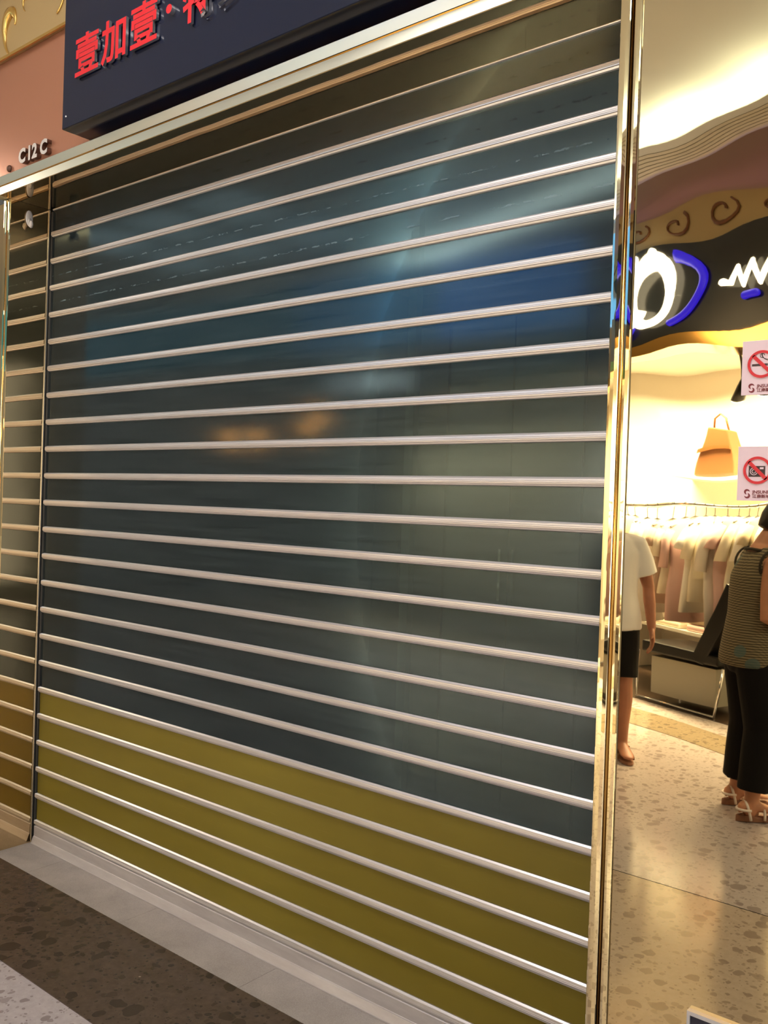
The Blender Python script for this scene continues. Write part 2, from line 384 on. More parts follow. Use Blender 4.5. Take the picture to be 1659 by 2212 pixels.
# closed shop interior
bm = NB(); box(bm, (-0.5, 3.0, 0), (3.3, 3.1, 2.9)); struct('wall_back', bm, M['interior_wall'])
bm = NB(); box(bm, (-0.6, 0.10, 0), (-0.5, 3.1, 2.9)); box(bm, (3.2, 0.10, 0), (3.3, 3.0, 2.9)); struct('wall_side', bm, M['interior_wall'])
bm = NB(); box(bm, (-0.6, 0.10, 2.9), (3.3, 3.1, 3.0)); struct('trim_5', bm, M['interior_dark'], label='dark ceiling of the closed shop')
bm = NB(); box(bm, (-0.5, 0.07, 0.0003), (3.2, 3.0, 0.004)); struct('trim_6', bm, M['interior_floor'], label='pale tiled floor inside the closed shop')

# ------------------------------------------------------------------ lintel, posts, jambs (gold frame of the shopfront)
fr_ = thing('portal_frame', 'polished gold metal frame around the closed roller shutter', 'door frame', (1.3, -0.1, 0))
def P(name, bm, m, smooth=False, par=fr_):
    o = obj(name, bm, m, par, smooth); o.location = -Vector(par.location) if par.parent is None else (0, 0, 0); return o
bm = NB(); yf = -0.222
xprism(bm, [(-0.0, ZU), (yf, ZU), (yf, ZU + 0.029), (yf + 0.006, ZU + 0.0305), (yf + 0.0102, ZU + 0.0355), (yf + 0.0096, ZU + 0.037), (yf, ZU + 0.070), (yf + 0.003, ZU + 0.073), (-0.0, ZU + 0.073)], -0.075, 2.66)
P('lintel', bm, M['gold_lintel'])
bm = NB(); xprism(bm, [(yf + 0.001, ZU + 0.0297), (yf - 0.0005, ZU + 0.033), (yf + 0.001, ZU + 0.0363), (yf + 0.005, ZU + 0.036), (yf + 0.005, ZU + 0.030)], -0.074, 2.659); P('lintel_groove', bm, M['gold_groove'])
bm = NB(); box(bm, (-0.02, -0.2215, ZU - 0.0025), (2.6, -0.004, ZU - 0.0003)); P('soffit_panel', bm, M['gold_jamb'])
def post(x0, x1):
    n = 28; bm = NB(); zs = [0.003 + (ZU - 0.006) * i / n for i in range(n + 1)]
    xm = (x0 + x1) / 2 + 0.003; y = -0.178
    prof = [(x0, 0.0), (x0, y + 0.002), (x0 + 0.0015, y), (x0 + 0.006, y - 0.0004), ((x0 + xm) / 2, y - 0.0007), (xm - 0.006, y - 0.0003), (xm - 0.0045, y + 0.001), (xm - 0.004, y + 0.006), (xm + 0.004, y + 0.006), (xm + 0.0045, y + 0.001), (xm + 0.006, y - 0.0003), ((x1 + xm) / 2, y - 0.0007), (x1 - 0.004, y - 0.0004), (x1 - 0.0015, y), (x1, y + 0.002), (x1, 0.0)]
    loft(bm, [[Vector((px, py, z)) for px, py in prof] for z in zs]); 
    o = P('post', bm, M['gold_post'])
    g = NB(); tube(g, [(xm, y + 0.0035, 0.004), (xm, y + 0.0035, ZU - 0.004)], 0.0036, 10)
    gg = obj('post_groove', g, M['gold_groove'], o, True)
post(2.560, 2.611); post(-0.071, -0.0205)
bm = NB(); box(bm, (-0.0235, -0.1765, 0.003), (-0.020, -0.014, ZU - 0.003)); P('jamb_panel', bm, M['gold_jamb'])
bm = NB(); box(bm, (-0.0235, -0.013, 0.003), (-0.015, -0.0085, ZU - 0.004)); o = P('edge_strip', bm, M['steel'])

# ------------------------------------------------------------------ roller shutter
PT = 0.11; ZB0 = 2.618            # bar i sits at ZB0 - i*PT
sh = thing('roller_shutter', 'closed roller shutter of clear slats with olive lower slats and aluminium bars', 'roller shutter', (1.29, 0.0, 0))
def S(name, bm, m, smooth=False, par=sh):
    o = obj(name, bm, m, par, smooth)
    if par is sh: o.location = -Vector(sh.location)
    return o
X0, X1 = -0.004, 2.64
bm = NB(); h = 0.0125
prof = [(0.004, h), (-0.004, h), (-0.0085, h - 0.004), (-0.0095, h - 0.0045), (-0.0100, 0.0030), (-0.0092, 0.0026), (-0.0100, 0.0020), (-0.0102, -0.0010), (-0.0094, -0.0014), (-0.0102, -0.0020), (-0.0098, -0.0050), (-0.0070, -0.0058), (-0.0055, -h + 0.002), (-0.002, -h), (0.004, -h)]
xprism(bm, prof, X0, X1)
bar0 = None
NBARS = 24
def curl(i): return 0.0
for i in range(-1, NBARS):
    z = ZB0 - i * PT
    if bar0 is None: bar0 = S('connecting_bar', bm, M['alu']); b = bar0
    else: b = bar0.copy(); COL.objects.link(b); b.parent = sh
    b.location = (-1.29, 0, z)
def slat_bm():
    bm = NB(); y0, b_ = 0.0, 0.0001; n = 6; zz = [0.0128 + (PT - 0.0256) * k / n for k in range(n + 1)]
    def yo(t): return -b_ * (1 - (2 * t - 1) ** 2)
    front = [(yo(k / n) - 0.001, zz[k]) for k in range(n + 1)]; back = [(yo(k / n) + 0.002, zz[k]) for k in range(n, -1, -1)]
    xprism(bm, front + back, X0, X1); return bm
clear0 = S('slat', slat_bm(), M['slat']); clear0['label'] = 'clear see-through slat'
olive0 = None
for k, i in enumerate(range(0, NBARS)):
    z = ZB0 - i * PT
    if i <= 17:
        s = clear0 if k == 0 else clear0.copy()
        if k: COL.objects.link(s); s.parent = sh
    else:
        if olive0 is None:
            olive0 = S('slat', slat_bm(), M['olive']); s = olive0; s['label'] = 'olive coloured opaque slat'
        else:
            s = olive0.copy(); COL.objects.link(s); s.parent = sh
    s.location = (-1.29, 0, z - (0 if i < 0 else 0))
    s.location.z = z - 0.0
# bottom rail, L-shaped
zb = ZB0 - 23 * PT
bm = NB(); xprism(bm, [(0.004, zb - 0.012), (-0.004, zb - 0.012), (-0.0085, zb - 0.0155), (-0.0085, 0.0335), (-0.0100, 0.0325), (-0.0100, 0.0315), (-0.0120, 0.0310), (-0.0205, 0.0075), (-0.0225, 0.0070), (-0.0225, 0.0035), (0.004, 0.0035)], X0, X1); S('bottom_rail', bm, M['alu_rail'])
bm = NB(); box(bm, (-0.014, -0.006, 0.003), (0.001, 0.004, 2.60)); box(bm, (-0.014, 0.005, 0.003), (0.001, 0.03, 2.60)); S('guide_rail', bm, M['shaded_guide'])
# slats are hung by their lower edges: shift by one pitch so that each fills the gap under its bar
for c in sh.children:
    if c.name.startswith('slat'): c.location.z -= PT

# things seen dimly behind the clear slats
def inner(name, label, cat, lo, hi, m):
    bm = NB(); box(bm, lo, hi); o = obj(name, bm, m); bevel = o.modifiers.new('b', 'BEVEL'); bevel.width = 0.006; tag(o, label, cat); return o
def cabinet(x0, x1, y0, y1, z1, label, body, door):
    t = thing('wardrobe', label, 'cabinet', ((x0 + x1) / 2, (y0 + y1) / 2, 0.004)); dx, dy = (x1 - x0) / 2, (y1 - y0) / 2
    bm = NB(); box(bm, (-dx, -dy + 0.02, 0), (dx, dy, z1)); obj('body', bm, body, t)
    n = 2
    for k in range(n):
        a = -dx + 2 * dx * k / n + 0.004; b = -dx + 2 * dx * (k + 1) / n - 0.004
        bm = NB(); box(bm, (a, -dy, 0.08), (b, -dy + 0.018, z1 - 0.02)); d = obj('door', bm, door, t)
        bm = NB(); hx = b - 0.03 if k == 0 else a + 0.03; box(bm, (hx - 0.006, -dy - 0.02, z1 * 0.45), (hx + 0.006, -dy - 0.001, z1 * 0.55)); obj('handle', bm, M['chrome'], d)
    return t
cabinet(-0.16, 0.38, 1.5, 2.0, 2.3, 'grey green cabinet behind the middle of the shutter', M['interior_wall'], M['interior_wall'])
cabinet(0.50, 0.94, 1.5, 2.0, 2.3, 'dark cabinet dimly seen behind the clear slats', M['interior_dark'], M['interior_dark'])
cabinet(1.02, 1.7, 1.4, 1.9, 2.3, 'dark grey cabinet behind the clear slats nearest the gold post', M['interior_mid'], M['interior_mid'])
gp = thing('glass_partition', 'glass partition with bright edges just behind the shutter', 'partition', (0.4, 0.42, 0.004))
for x in (-0.455, 0.445, 1.05):
    bm = NB(); box(bm, (x - 0.4, 0, 0), (x - 0.393, 0.012, 2.5)); obj('glass_edge', bm, M['glass_edge'], gp)
for a_, b_ in ((0.43, 0.54), (1.12, 1.155), (-0.90, -0.86)):
    bm = NB(); box(bm, (a_, 0.02, 0), (b_, 0.05, 2.5)); obj('mullion', bm, M['interior_wall'], gp)

# hook stuck on the jamb
bm = NB(); hk = thing('wall_hook', 'white plastic stick-on hook on the gold jamb beside the shutter', 'hook', (-0.0198, -0.100, 2.545))
ell(bm, (0.004, 0, 0.006), 0.005, 0.016, 0.032, 16, 12); obj('plate', bm, M['hook_white'], hk, True)
bm = NB(); tube(bm, [(0.006, 0.0, 0.0), (0.010, -0.001, -0.012), (0.015, -0.001, -0.024), (0.022, -0.002, -0.029), (0.027, -0.003, -0.022), (0.027, -0.003, -0.014)], [0.007, 0.0085, 0.0085, 0.008, 0.0075, 0.006], 10, round_ends=True); obj('hook', bm, M['hook_white'], hk, True)

# ------------------------------------------------------------------ fascia: shop sign, unit letters, ornament band
sg = thing('shop_sign', 'navy box sign with raised red characters above the shutter', 'sign', (1.6, -0.22, 2.705))
def G(name, bm, m): o = obj(name, bm, m, sg); o.location = -Vector(sg.location); return o
bm = NB(); box(bm, (0.55, -0.300, 2.705), (2.75, -0.157, 3.42)); bevelled(bm, 0.002, 1); G('sign_box', bm, M['navy_board'])
for x, z in ((0.575, 2.745), (0.575, 3.37), (2.72, 2.745)):
    bm = NB(); ell(bm, (x, -0.301, z), 0.004, 0.003, 0.004, 10, 6); G('screw', bm, M['steel'])
for ch, x, wd in (('壹', 0.640, 1.0), ('加', 0.797, 1.0), ('壹', 0.954, 1.0), ('特', 1.218, 1.0), ('步', 1.378, 1.0)):
    o = text_mesh(ch, 0.146, 0.010, [M['letter_red'], M['letter_side']], sg, 'letter', wall_m4(x, -0.309, 2.863), offset=0.0030, width=wd)
    o.location = -Vector(sg.location)
bm = NB(); tube(bm, [(1.155, -0.3005, 2.922), (1.155, -0.315, 2.922)], 0.014, 20); dt = G('dot', bm, [M['letter_red'], M['letter_side']])
for p in dt.data.polygons: p.material_index = 0 if p.normal.y < -0.5 else 1
un = thing('unit_number', 'raised grey unit number on the copper fascia left of the navy sign', 'sign', (0.14, -0.157, 2.74))
for ch, x in (('C', 0.026), ('1', 0.088), ('2', 0.126), ('C', 0.184)):
    o = text_mesh(ch, 0.074, 0.018, [M['unit_letter'], M['unit_side']], un, 'letter', wall_m4(x, -0.166, 2.739), offset=0.0034, width=0.98)
    o.location = -Vector(un.location)
bm = NB(); ell(bm, (-0.075, -0.158, 2.745), 0.014, 0.010, 0.014, 12, 8); o = obj('stud', bm, M['unit_side'], un, True); o.location = -Vector(un.location)

fz = thing('ornament_band', 'gold band with a scroll ornament high above the unit number', 'frieze', (-1.0, -0.158, 3.19))
bm = NB(); box(bm, (-4.0, -0.172, 3.19), (0.548, -0.156, 3.90)); o = obj('panel', bm, M['frieze'], fz); o.location = -Vector(fz.location)
bm = NB(); box(bm, (-4.0, -0.178, 3.186), (0.548, -0.170, 3.197)); o = obj('edge', bm, M['frieze_scroll'], fz); o.location = -Vector(fz.location)
bm = NB(); box(bm, (-4.0, -0.185, 3.46), (0.548, -0.170, 3.475)); o = obj('edge', bm, M['frieze_scroll'], fz); o.location = -Vector(fz.location)
def scroll(cx, cz, s, flip=1):
    bm = NB(); pts = []; rr = []
    for k in range(26):
        t = k / 25; a = 0.2 + t * 4.4; r = s * (0.30 + 0.70 * t)
        pts.append((cx + flip * r * math.cos(a) * 0.75, -0.174, cz + r * math.sin(a) * 1.1)); rr.append(s * (0.06 + 0.21 * math.sin(PI * min(1, t * 1.1)) ** 2))
    tube(bm, pts, rr, 8, flat=0.6, round_ends=True)
    o = obj('scroll', bm, M['frieze_scroll'], fz, True); o.location = -Vector(fz.location)
scroll(-0.055, 3.30, 0.10, 1); scroll(0.27, 3.36, 0.10, -1); scroll(0.045, 3.37, 0.035, 1); scroll(-0.5, 3.32, 0.09, -1)

# ------------------------------------------------------------------ mirror panels right of the post (real, slightly wavy sheet)
def wavy_panel(name, label, x0, x1, z0, z1, m, amp):
    nx, nz = 56, int((z1 - z0) / 0.014); bm = NB(); g = []
    def hgt(x, z):
        a = amp(z)
        return a * (-0.55 * math.sin(2 * PI * (z * 2.1 + x * 0.9 + 0.2)) - 0.30 * math.sin(2 * PI * (z * 3.7 - x * 2.3 + 0.55)) + 0.32 * math.sin(2 * PI * (x * 2.6 + z * 0.8)) + 0.14 * math.sin(2 * PI * (z * 6.3 + x * 4.1)))
    for j in range(nz + 1):
        z = z0 + (z1 - z0) * j / nz
        g.append([bm.verts.new((x0 + (x1 - x0) * i / nx, -0.1745 + hgt(x0 + (x1 - x0) * i / nx, z), z)) for i in range(nx + 1)])
    for j in range(nz):
        for i in range(nx): bm.faces.new((g[j][i], g[j][i + 1], g[j + 1][i + 1], g[j + 1][i]))
    nf = len(bm.faces); box(bm, (x0, -0.1722, z0), (x1, -0.157, z1))
    o = obj(name, bm, m)
    for p in o.data.polygons: p.use_smooth = p.index < nf
    tag(o, label, 'mirror panel'); return o
def amp_hi(z):
    t = min(1, max(0, (z - 1.25) / 0.35)); return 0.00008 + (0.00042 - 0.00020 * min(1, max(0, (z - 2.1) / 0.3))) * t
wavy_panel('mirror_panel', 'tall gold mirror steel panel right of the gold post', 2.6112, 3.75, 0.6850, 3.10, M['gold_panel'], amp_hi)
wavy_panel('mirror_panel', 'low gold mirror steel panel under the seam reflecting the floor', 2.6112, 3.75, 0.004, 0.6838, M['gold_low'], lambda z: 0.00006)
wavy_panel('mirror_panel', 'gold mirror steel panel at the far side of the shutter', -1.4, -0.073, 0.004, 2.60, M['gold_panel'], lambda z: 0.0003)

# ------------------------------------------------------------------ stickers and plaque on the mirror
def disc(bm, c, r0, r1, y, n=48):
    a = [bm.verts.new((c[0] + r1 * math.cos(2 * PI * k / n), y, c[1] + r1 * math.sin(2 * PI * k / n))) for k in range(n)]
    b = [bm.verts.new((c[0] + r0 * math.cos(2 * PI * k / n), y, c[1] + r0 * math.sin(2 * PI * k / n))) for k in range(n)]
    for k in range(n): bm.faces.new((a[k], a[(k + 1) % n], b[(k + 1) % n], b[k]))
def flatten_y(bm, y, t=0.0003):
    r = bmesh.ops.extrude_face_region(bm, geom=bm.faces[:])
    for v_ in r['geom']:
        if isinstance(v_, bmesh.types.BMVert): v_.co.y = y + t
    return bm
def quad(bm, pts, y):
    bm.faces.new([bm.verts.new((p[0], y, p[1])) for p in pts])
def stroke(bm, pts, wd, y):
    """flat ribbon along a polyline on the sticker face"""
    pts = [Vector((p[0], p[1])) for p in pts]; L_, R_ = [], []
    for i, p in enumerate(pts):
        d = (pts[min(i + 1, len(pts) - 1)] - pts[max(0, i - 1)]).normalized(); n_ = Vector((-d.y, d.x))
        ww = (wd[i] if isinstance(wd, list) else wd) / 2
        L_.append(bm.verts.new((p.x + n_.x * ww, y, p.y + n_.y * ww))); R_.append(bm.verts.new((p.x - n_.x * ww, y, p.y - n_.y * ww)))
    for i in range(len(pts) - 1): bm.faces.new((L_[i], L_[i + 1], R_[i + 1], R_[i]))
YS = -0.1765
def sticker(name, label, xl, zt, kind):
    W_, H_ = 0.088, 0.1055
    t = thing(name, label, 'sign', (xl + W_ / 2, YS, zt - H_))
    def Q(nm, bm, m): o = obj(nm, bm, m, t); o.location = -Vector(t.location); return o
    bm = NB(); box(bm, (xl, YS, zt - H_), (xl + W_, YS + 0.0016, zt)); Q('card', bm, M['sticker'])
    c = (xl + 0.0375, zt - 0.0465); R_ = 0.0268; y = YS - 0.0004
    bm = NB()
    if kind == 'smoke':
        quad(bm, [(c[0] - 0.0185, c[1] - 0.0035), (c[0] + 0.010, c[1] - 0.0035), (c[0] + 0.010, c[1] + 0.0008), (c[0] - 0.0185, c[1] + 0.0008)], y)
        for k in range(3): quad(bm, [(c[0] + 0.0107 + 0.003 * k, c[1] - 0.0035), (c[0] + 0.0128 + 0.003 * k, c[1] - 0.0035), (c[0] + 0.0128 + 0.003 * k, c[1] + 0.0008), (c[0] + 0.0107 + 0.003 * k, c[1] + 0.0008)], y)
        for s_ in (0, 1):
            pts = []
            for k in range(19):
                tt = k / 18; a = tt * 2.1 * PI
                pts.append((c[0] + 0.0155 - 0.0155 * tt + 0.003 * math.sin(a) - s_ * 0.0012, c[1] + 0.003 + 0.0155 * tt + 0.0022 * math.cos(a) + s_ * 0.0028 * (1 - tt)))
            stroke(bm, pts, 0.0011, y)
        ring = [(c[0] + 0.0005 + 0.0042 * math.cos(k / 14 * 2 * PI), c[1] + 0.0165 + 0.0042 * math.sin(k / 14 * 2 * PI)) for k in range(13)]
        stroke(bm, ring, 0.0011, y)
        flatten_y(bm, y); Q('cigarette_symbol', bm, M['sign_black'])
    else:
        quad(bm, [(c[0] - 0.0165, c[1] - 0.0125), (c[0] + 0.0145, c[1] - 0.0125), (c[0] + 0.0145, c[1] + 0.0085), (c[0] - 0.0165, c[1] + 0.0085)], y)
        quad(bm, [(c[0] - 0.012, c[1] + 0.0086), (c[0] - 0.006, c[1] + 0.0086), (c[0] - 0.006, c[1] + 0.0105), (c[0] - 0.012, c[1] + 0.0105)], y)
        flatten_y(bm, y); Q('camera_symbol', bm, M['sign_black'])
        bm = NB(); disc(bm, (c[0] - 0.0065, c[1] - 0.002), 0.0062, 0.0074, y - 0.0004); disc(bm, (c[0] - 0.0065, c[1] - 0.002), 0.0030, 0.0040, y - 0.0004)
        quad(bm, [(c[0] + 0.0045, c[1] + 0.0022), (c[0] + 0.0115, c[1] + 0.0022), (c[0] + 0.0115, c[1] + 0.006), (c[0] + 0.0045, c[1] + 0.006)], y - 0.0004)
        flatten_y(bm, y - 0.0004); Q('camera_detail', bm, M['sticker'])
    bm = NB(); y2 = y - 0.0009; disc(bm, c, R_ - 0.0052, R_, y2 - 0.0002)
    k_ = (R_ - 0.003) * 0.7071; ww = 0.0026 * 0.7071 * 1.3
    quad(bm, [(c[0] - k_ - ww, c[1] + k_ - ww), (c[0] - k_ + ww, c[1] + k_ + ww), (c[0] + k_ + ww, c[1] - k_ + ww), (c[0] + k_ - ww, c[1] - k_ - ww)], y2 - 0.0002)
    flatten_y(bm, y2 - 0.0002, 0.0002); Q('ban_ring', bm, M['sign_red'])
    # swirl emblem
    bm = NB(); ex, ez = xl + 0.0195, zt - 0.0925
    up = []; wd = []
    for k in range(15):
        q = k / 14; a = 0.35 + q * 4.0
        up.append((ex + 0.0050 * math.cos(a) * (1 - 0.25 * q), ez + 0.0034 + 0.0042 * math.sin(a))); wd.append(0.0009 + 0.0030 * math.sin(PI * q))
    stroke(bm, up, wd, y)
    dn = [(2 * ex - px_, 2 * ez - pz_ + 0.0004) for px_, pz_ in up]; stroke(bm, dn, wd, y)
    flatten_y(bm, y); Q('emblem', bm, M['sign_maroon'])
    for body, dz, sz, wdt in (('JNSUNDAY', -0.0915, 0.0088, 1.05), ('江南新地', -0.0995, 0.0076, 1.1)):
        o = text_mesh(body, sz, 0.0004, [M['sign_maroon']], t, 'lettering', wall_m4(xl + 0.0295, y, zt + dz), offset=0.0001, width=wdt); o.location = -Vector(t.location)
    return t
sticker('warning_sticker', 'pale pink no smoking sticker, upper of the two on the gold mirror', 2.8435, 1.792, 'smoke')
sticker('warning_sticker', 'pale pink no photography sticker, lower of the two on the gold mirror', 2.8425, 1.586, 'photo')
pq = thing('framed_plaque', 'dark plaque in a silver frame low on the gold mirror panel', 'plaque', (2.95, -0.178, 0.19))
def Q2(nm, bm, m): o = obj(nm, bm, m, pq); o.location = -Vector(pq.location); return o
bm = NB(); box(bm, (2.790, -0.182, 0.19), (3.11, -0.1745, 0.447)); Q2('plate', bm, M['plaque'])
bm = NB()
for lo, hi in (((2.785, 0.445), (3.115, 0.453)), ((2.785, 0.185), (3.115, 0.193)), ((2.785, 0.193), (2.7915, 0.445)), ((3.1085, 0.193), (3.115, 0.445))):
    box(bm, (lo[0], -0.187, lo[1]), (hi[0], -0.1742, hi[1]))
Q2('frame', bm, M['plaque_frame'])

# ------------------------------------------------------------------ the shop across the corridor (seen in the gold mirror)
UW0, UW1 = -9.0, 1.6
bm = NB(); ubox(bm, (UW0, 5.85, 0.004), (UW1, 5.95, 2.78)); struct('wall_opposite', bm, M['wall_cream'], label='cream back wall of the clothes shop')
bm = NB(); ubox(bm, (UW1, 4.3, 0.004), (UW1 + 0.1, 5.95, 2.78)); struct('wall_end', bm, M['wall_cream'])
bm = NB(); ubox(bm, (UW0, 4.45, 2.78), (UW1 + 0.1, 5.95, 2.86)); struct('trim_7', bm, M['wall_cream'], label='cream ceiling of the clothes shop')
bm = NB(); ubox(bm, (UW0, 4.33, 2.68), (UW1 + 0.1, 4.47, 3.95)); struct('wall_upper', bm, M['brown_wall'], label='brown wall over the clothes shop sign')
bm = NB(); ubox(bm, (UW0, 4.22, 2.60), (UW1 + 0.1, 4.46, 2.69)); struct('trim_8', bm, M['gold_groove'], label='gold lip under the dark shop sign')
bm = NB(); ubox(bm, (UW0, 4.27, 3.34), (UW1 + 0.1, 4.33, 3.56)); struct('trim_9', bm, M['frieze'], label='gold brown scroll frieze over the dark shop sign')
sgn = thing('fascia_sign', 'black shop fascia with glowing white emblem and blue halo', 'sign', RV(-0.4, 4.27, 2.7))
def F(nm, bm, m, par=sgn, smooth=False):
    o = obj(nm, bm, m, par, smooth); o.location = -Vector(par.location); return o
bm = NB(); ubox(bm, (-2.12, 4.25, 2.70), (UW1 + 0.1, 4.325, 3.335)); F('board', bm, M['blk_board'])
def uoval(bm, cu, cz, ru, rz, v, r, a0=0, a1=2 * PI, n=40):
    tube(bm, [RV(cu + ru * math.cos(a0 + (a1 - a0) * k / n), v, cz + rz * math.sin(a0 + (a1 - a0) * k / n)) for k in range(n + 1)], r, 8)
bm = NB(); uoval(bm, -1.13, 3.05, 0.20, 0.21, 4.21, 0.036); F('emblem', bm, M['white_led'], smooth=True)
bm = NB(); uoval(bm, -1.36, 3.02, 0.13, 0.14, 4.20, 0.05, 2.6, 6.0); F('emblem', bm, M['white_led'], smooth=True)
for u_ in (-1.30, -1.14):
    bm = NB(); tube(bm, [RV(u_, 4.24, 3.285), RV(u_, 4.21, 3.285)], 0.03, 12); F('dot', bm, M['white_led'])
bm = NB(); uoval(bm, -1.14, 3.03, 0.50, 0.25, 4.235, 0.036, -1.15, 1.15); F('halo', bm, M['blue_led'], smooth=True)
bm = NB(); uoval(bm, -1.22, 3.03, 0.30, 0.24, 4.24, 0.05, 1.9, 4.4); F('halo', bm, M['blue_led'], smooth=True)
bm = NB(); tube(bm, [RV(u_, 4.21, z_) for u_, z_ in ((-0.42, 2.96), (-0.33, 2.93), (-0.27, 3.05), (-0.21, 2.90), (-0.14, 3.06), (-0.06, 2.90), (0.02, 3.05), (0.08, 2.93), (0.18, 3.04), (0.26, 2.92), (0.36, 3.02))], 0.028, 8, round_ends=True); F('lettering', bm, M['white_led'], smooth=True)
for u_ in (-0.22, 0.02, 0.22):
    bm = NB(); tube(bm, [RV(u_, 4.235, 2.83), RV(u_ + 0.1, 4.235, 2.835)], 0.025, 8, round_ends=True); F('halo', bm, M['blue_led'], smooth=True)
sb = thing('light_box_sign', 'long blue backlit light box sign hung from the corridor ceiling', 'sign', (-3.6, -4.65, 3.3))
for a_, b_, mm in ((-8.0, -3.21, 'teal_board'), (-3.2, -1.41, 'sea_board'), (-1.4, -0.02, 'blue_board')):
    bm = NB(); box(bm, (a_, -4.70, 2.95), (b_, -4.60, 3.66)); F('panel', bm, M[mm], sb)
for x in (-7.0, -3.5, -0.4):
    bm = NB(); tube(bm, [(x, -4.65, 3.655), (x, -4.65, 3.952)], 0.012, 8); F('hanging_rod', bm, M['steel'], sb)
lt = thing('letter_sign', 'dark board with four white lit letters hung under the blue light box', 'sign', (-2.3, -4.65, 2.6))
bm = NB(); box(bm, (-2.9, -4.69, 2.36), (-1.55, -4.62, 2.78)); F('board', bm, M['blk_board'], lt)
for k in range(4):
    bm = NB(); tube(bm, [(-2.62 + 0.27 * k + du, -4.605, 2.50 + dz) for du, dz in ((-0.08, 0.17), (0, 0.0), (0.08, 0.17))], 0.02, 6, round_ends=True); F('letter', bm, M['white_led'], lt)
for x in (-2.7, -1.75):
    bm = NB(); tube(bm, [(x, -4.65, 2.775), (x, -4.65, 2.952)], 0.008, 8); F('hanging_rod', bm, M['steel'], lt)
for k, (x, y) in enumerate(((-4.3, -3.1), (-3.4, -3.1), (-2.5, -3.1), (-4.3, -4.0), (-3.4, -4.0), (-2.5, -4.0))):
    t = thing('ceiling_light', 'square pale ceiling light panel in the corridor away from the cove', 'ceiling light', (x, y, 3.94), group='square ceiling panels')
    bm = NB(); box(bm, (x - 0.36, y - 0.36, 3.93), (x + 0.36, y + 0.36, 3.949)); F('diffuser', bm, M['ceiling_panel'], t)
    bm = NB()
    for lo, hi in (((-0.40, -0.40), (0.40, -0.361)), ((-0.40, 0.361), (0.40, 0.40)), ((-0.40, -0.361), (-0.361, 0.361)), ((0.361, -0.361), (0.40, 0.361))): box(bm, (x + lo[0], y + lo[1], 3.925), (x + hi[0], y + hi[1], 3.949))
    F('frame', bm, M['steel'], t)
# scroll relief on the frieze
for k in range(9):
    bm = NB(); u_ = -2.6 + 0.42 * k; tube(bm, [RV(u_ + (0.03 + 0.12 * q / 16) * math.cos(0.45 * q), 4.265, 3.45 + (0.02 + 0.055 * q / 16) * math.sin(0.45 * q)) for q in range(17)], 0.009, 6)
    o = obj('frieze_scroll', bm, M['leather_dark'], None, True); tag(o, 'dark scroll relief on the gold frieze over the clothes shop', 'ornament', 'scrolls on the far frieze')
# ceiling cove and linear vent
cv = thing('ceiling_light', 'long bright cove light in the corridor ceiling before the clothes shop', 'ceiling light', RV(-2.5, 3.5, 3.94))
bm = NB(); ubox(bm, (-9, 3.585, 3.80), (3, 3.60, 3.949)); F('diffuser', bm, M['cove_led'], cv)
bm = NB(); ubox(bm, (-9, 3.601, 3.79), (3, 3.69, 3.949)); F('trough', bm, M['ceil'], cv)
vt = thing('air_vent', 'linear slatted air vent in the ceiling beside the cove light', 'air vent', RV(-2.5, 3.8, 3.94))
for k in range(6):
    bm = NB(); ubox(bm, (-9, 3.70 + 0.05 * k, 3.79), (3, 3.737 + 0.05 * k, 3.81)); F('slat', bm, M['vent'], vt)

GC = [mat('garment_cloth', s2l(c), 0.85) for c in ((232, 222, 200), (240, 236, 226), (214, 178, 172), (206, 190, 160), (220, 214, 204), (196, 168, 150))]
desc = ['cream', 'white', 'dusty pink', 'beige', 'off white', 'light brown']
# low black lounge chair with chrome base
ch_ = thing('lounge_chair', 'low black lounge chair with tilted back in the clothes shop', 'chair', RV(-1.0, 4.75, 0.003))
bm = NB(); ubox(bm, (-1.42, 4.55, 0.37), (-0.66, 5.0, 0.45)); bevelled(bm, 0.015, 2); F('seat', bm, M['black'], ch_)
bm = NB(); prism(bm, [(-0.93, 0.38), (-0.60, 0.98), (-0.47, 0.93), (-0.80, 0.36)], lambda t, p: RV(p[0], 4.55 + 0.45 * t, p[1])); bevelled(bm, 0.012, 2); F('backrest', bm, M['black'], ch_)
bm = NB(); ubox(bm, (-1.36, 4.60, 0.06), (-0.72, 4.98, 0.34)); F('base_box', bm, M['grey_cloth'], ch_)
bm = NB()
for v_ in (4.54, 5.02): tube(bm, [RV(-1.44, v_, 0.37), RV(-1.46, v_, 0.015), RV(-0.66, v_, 0.015), RV(-0.60, v_, 0.37)], 0.011, 8)
F('runner', bm, M['chrome'], ch_, True)
# shelf and handbag
bm = NB(); ubox(bm, (-2.25, 5.56, 1.735), (-1.3, 5.85, 1.755)); o = obj('wall_shelf', bm, M['wall_cream']); tag(o, 'cream wall shelf above the clothes rack', 'shelf')
hb = thing('handbag', 'tan leather handbag on the shelf over the clothes rack', 'handbag', RV(-1.78, 5.68, 1.756))
bm = NB(); prism(bm, [(-1.97, 1.757), (-1.58, 1.757), (-1.62, 2.10), (-1.88, 2.13)], lambda t, p: RV(p[0], 5.58 + 0.15 * t, p[1])); bevelled(bm, 0.015, 2); F('body', bm, M['tan_leather'], hb)
bm = NB(); ubox(bm, (-1.95, 5.565, 1.90), (-1.60, 5.579, 1.925)); F('flap_band', bm, M['leather_dark'], hb)
bm = NB(); tube(bm, [RV(-1.86, 5.65, 2.10), RV(-1.84, 5.65, 2.25), RV(-1.76, 5.65, 2.31), RV(-1.68, 5.65, 2.25), RV(-1.65, 5.65, 2.08)], 0.012, 8); F('handle', bm, M['leather_dark'], hb, True)
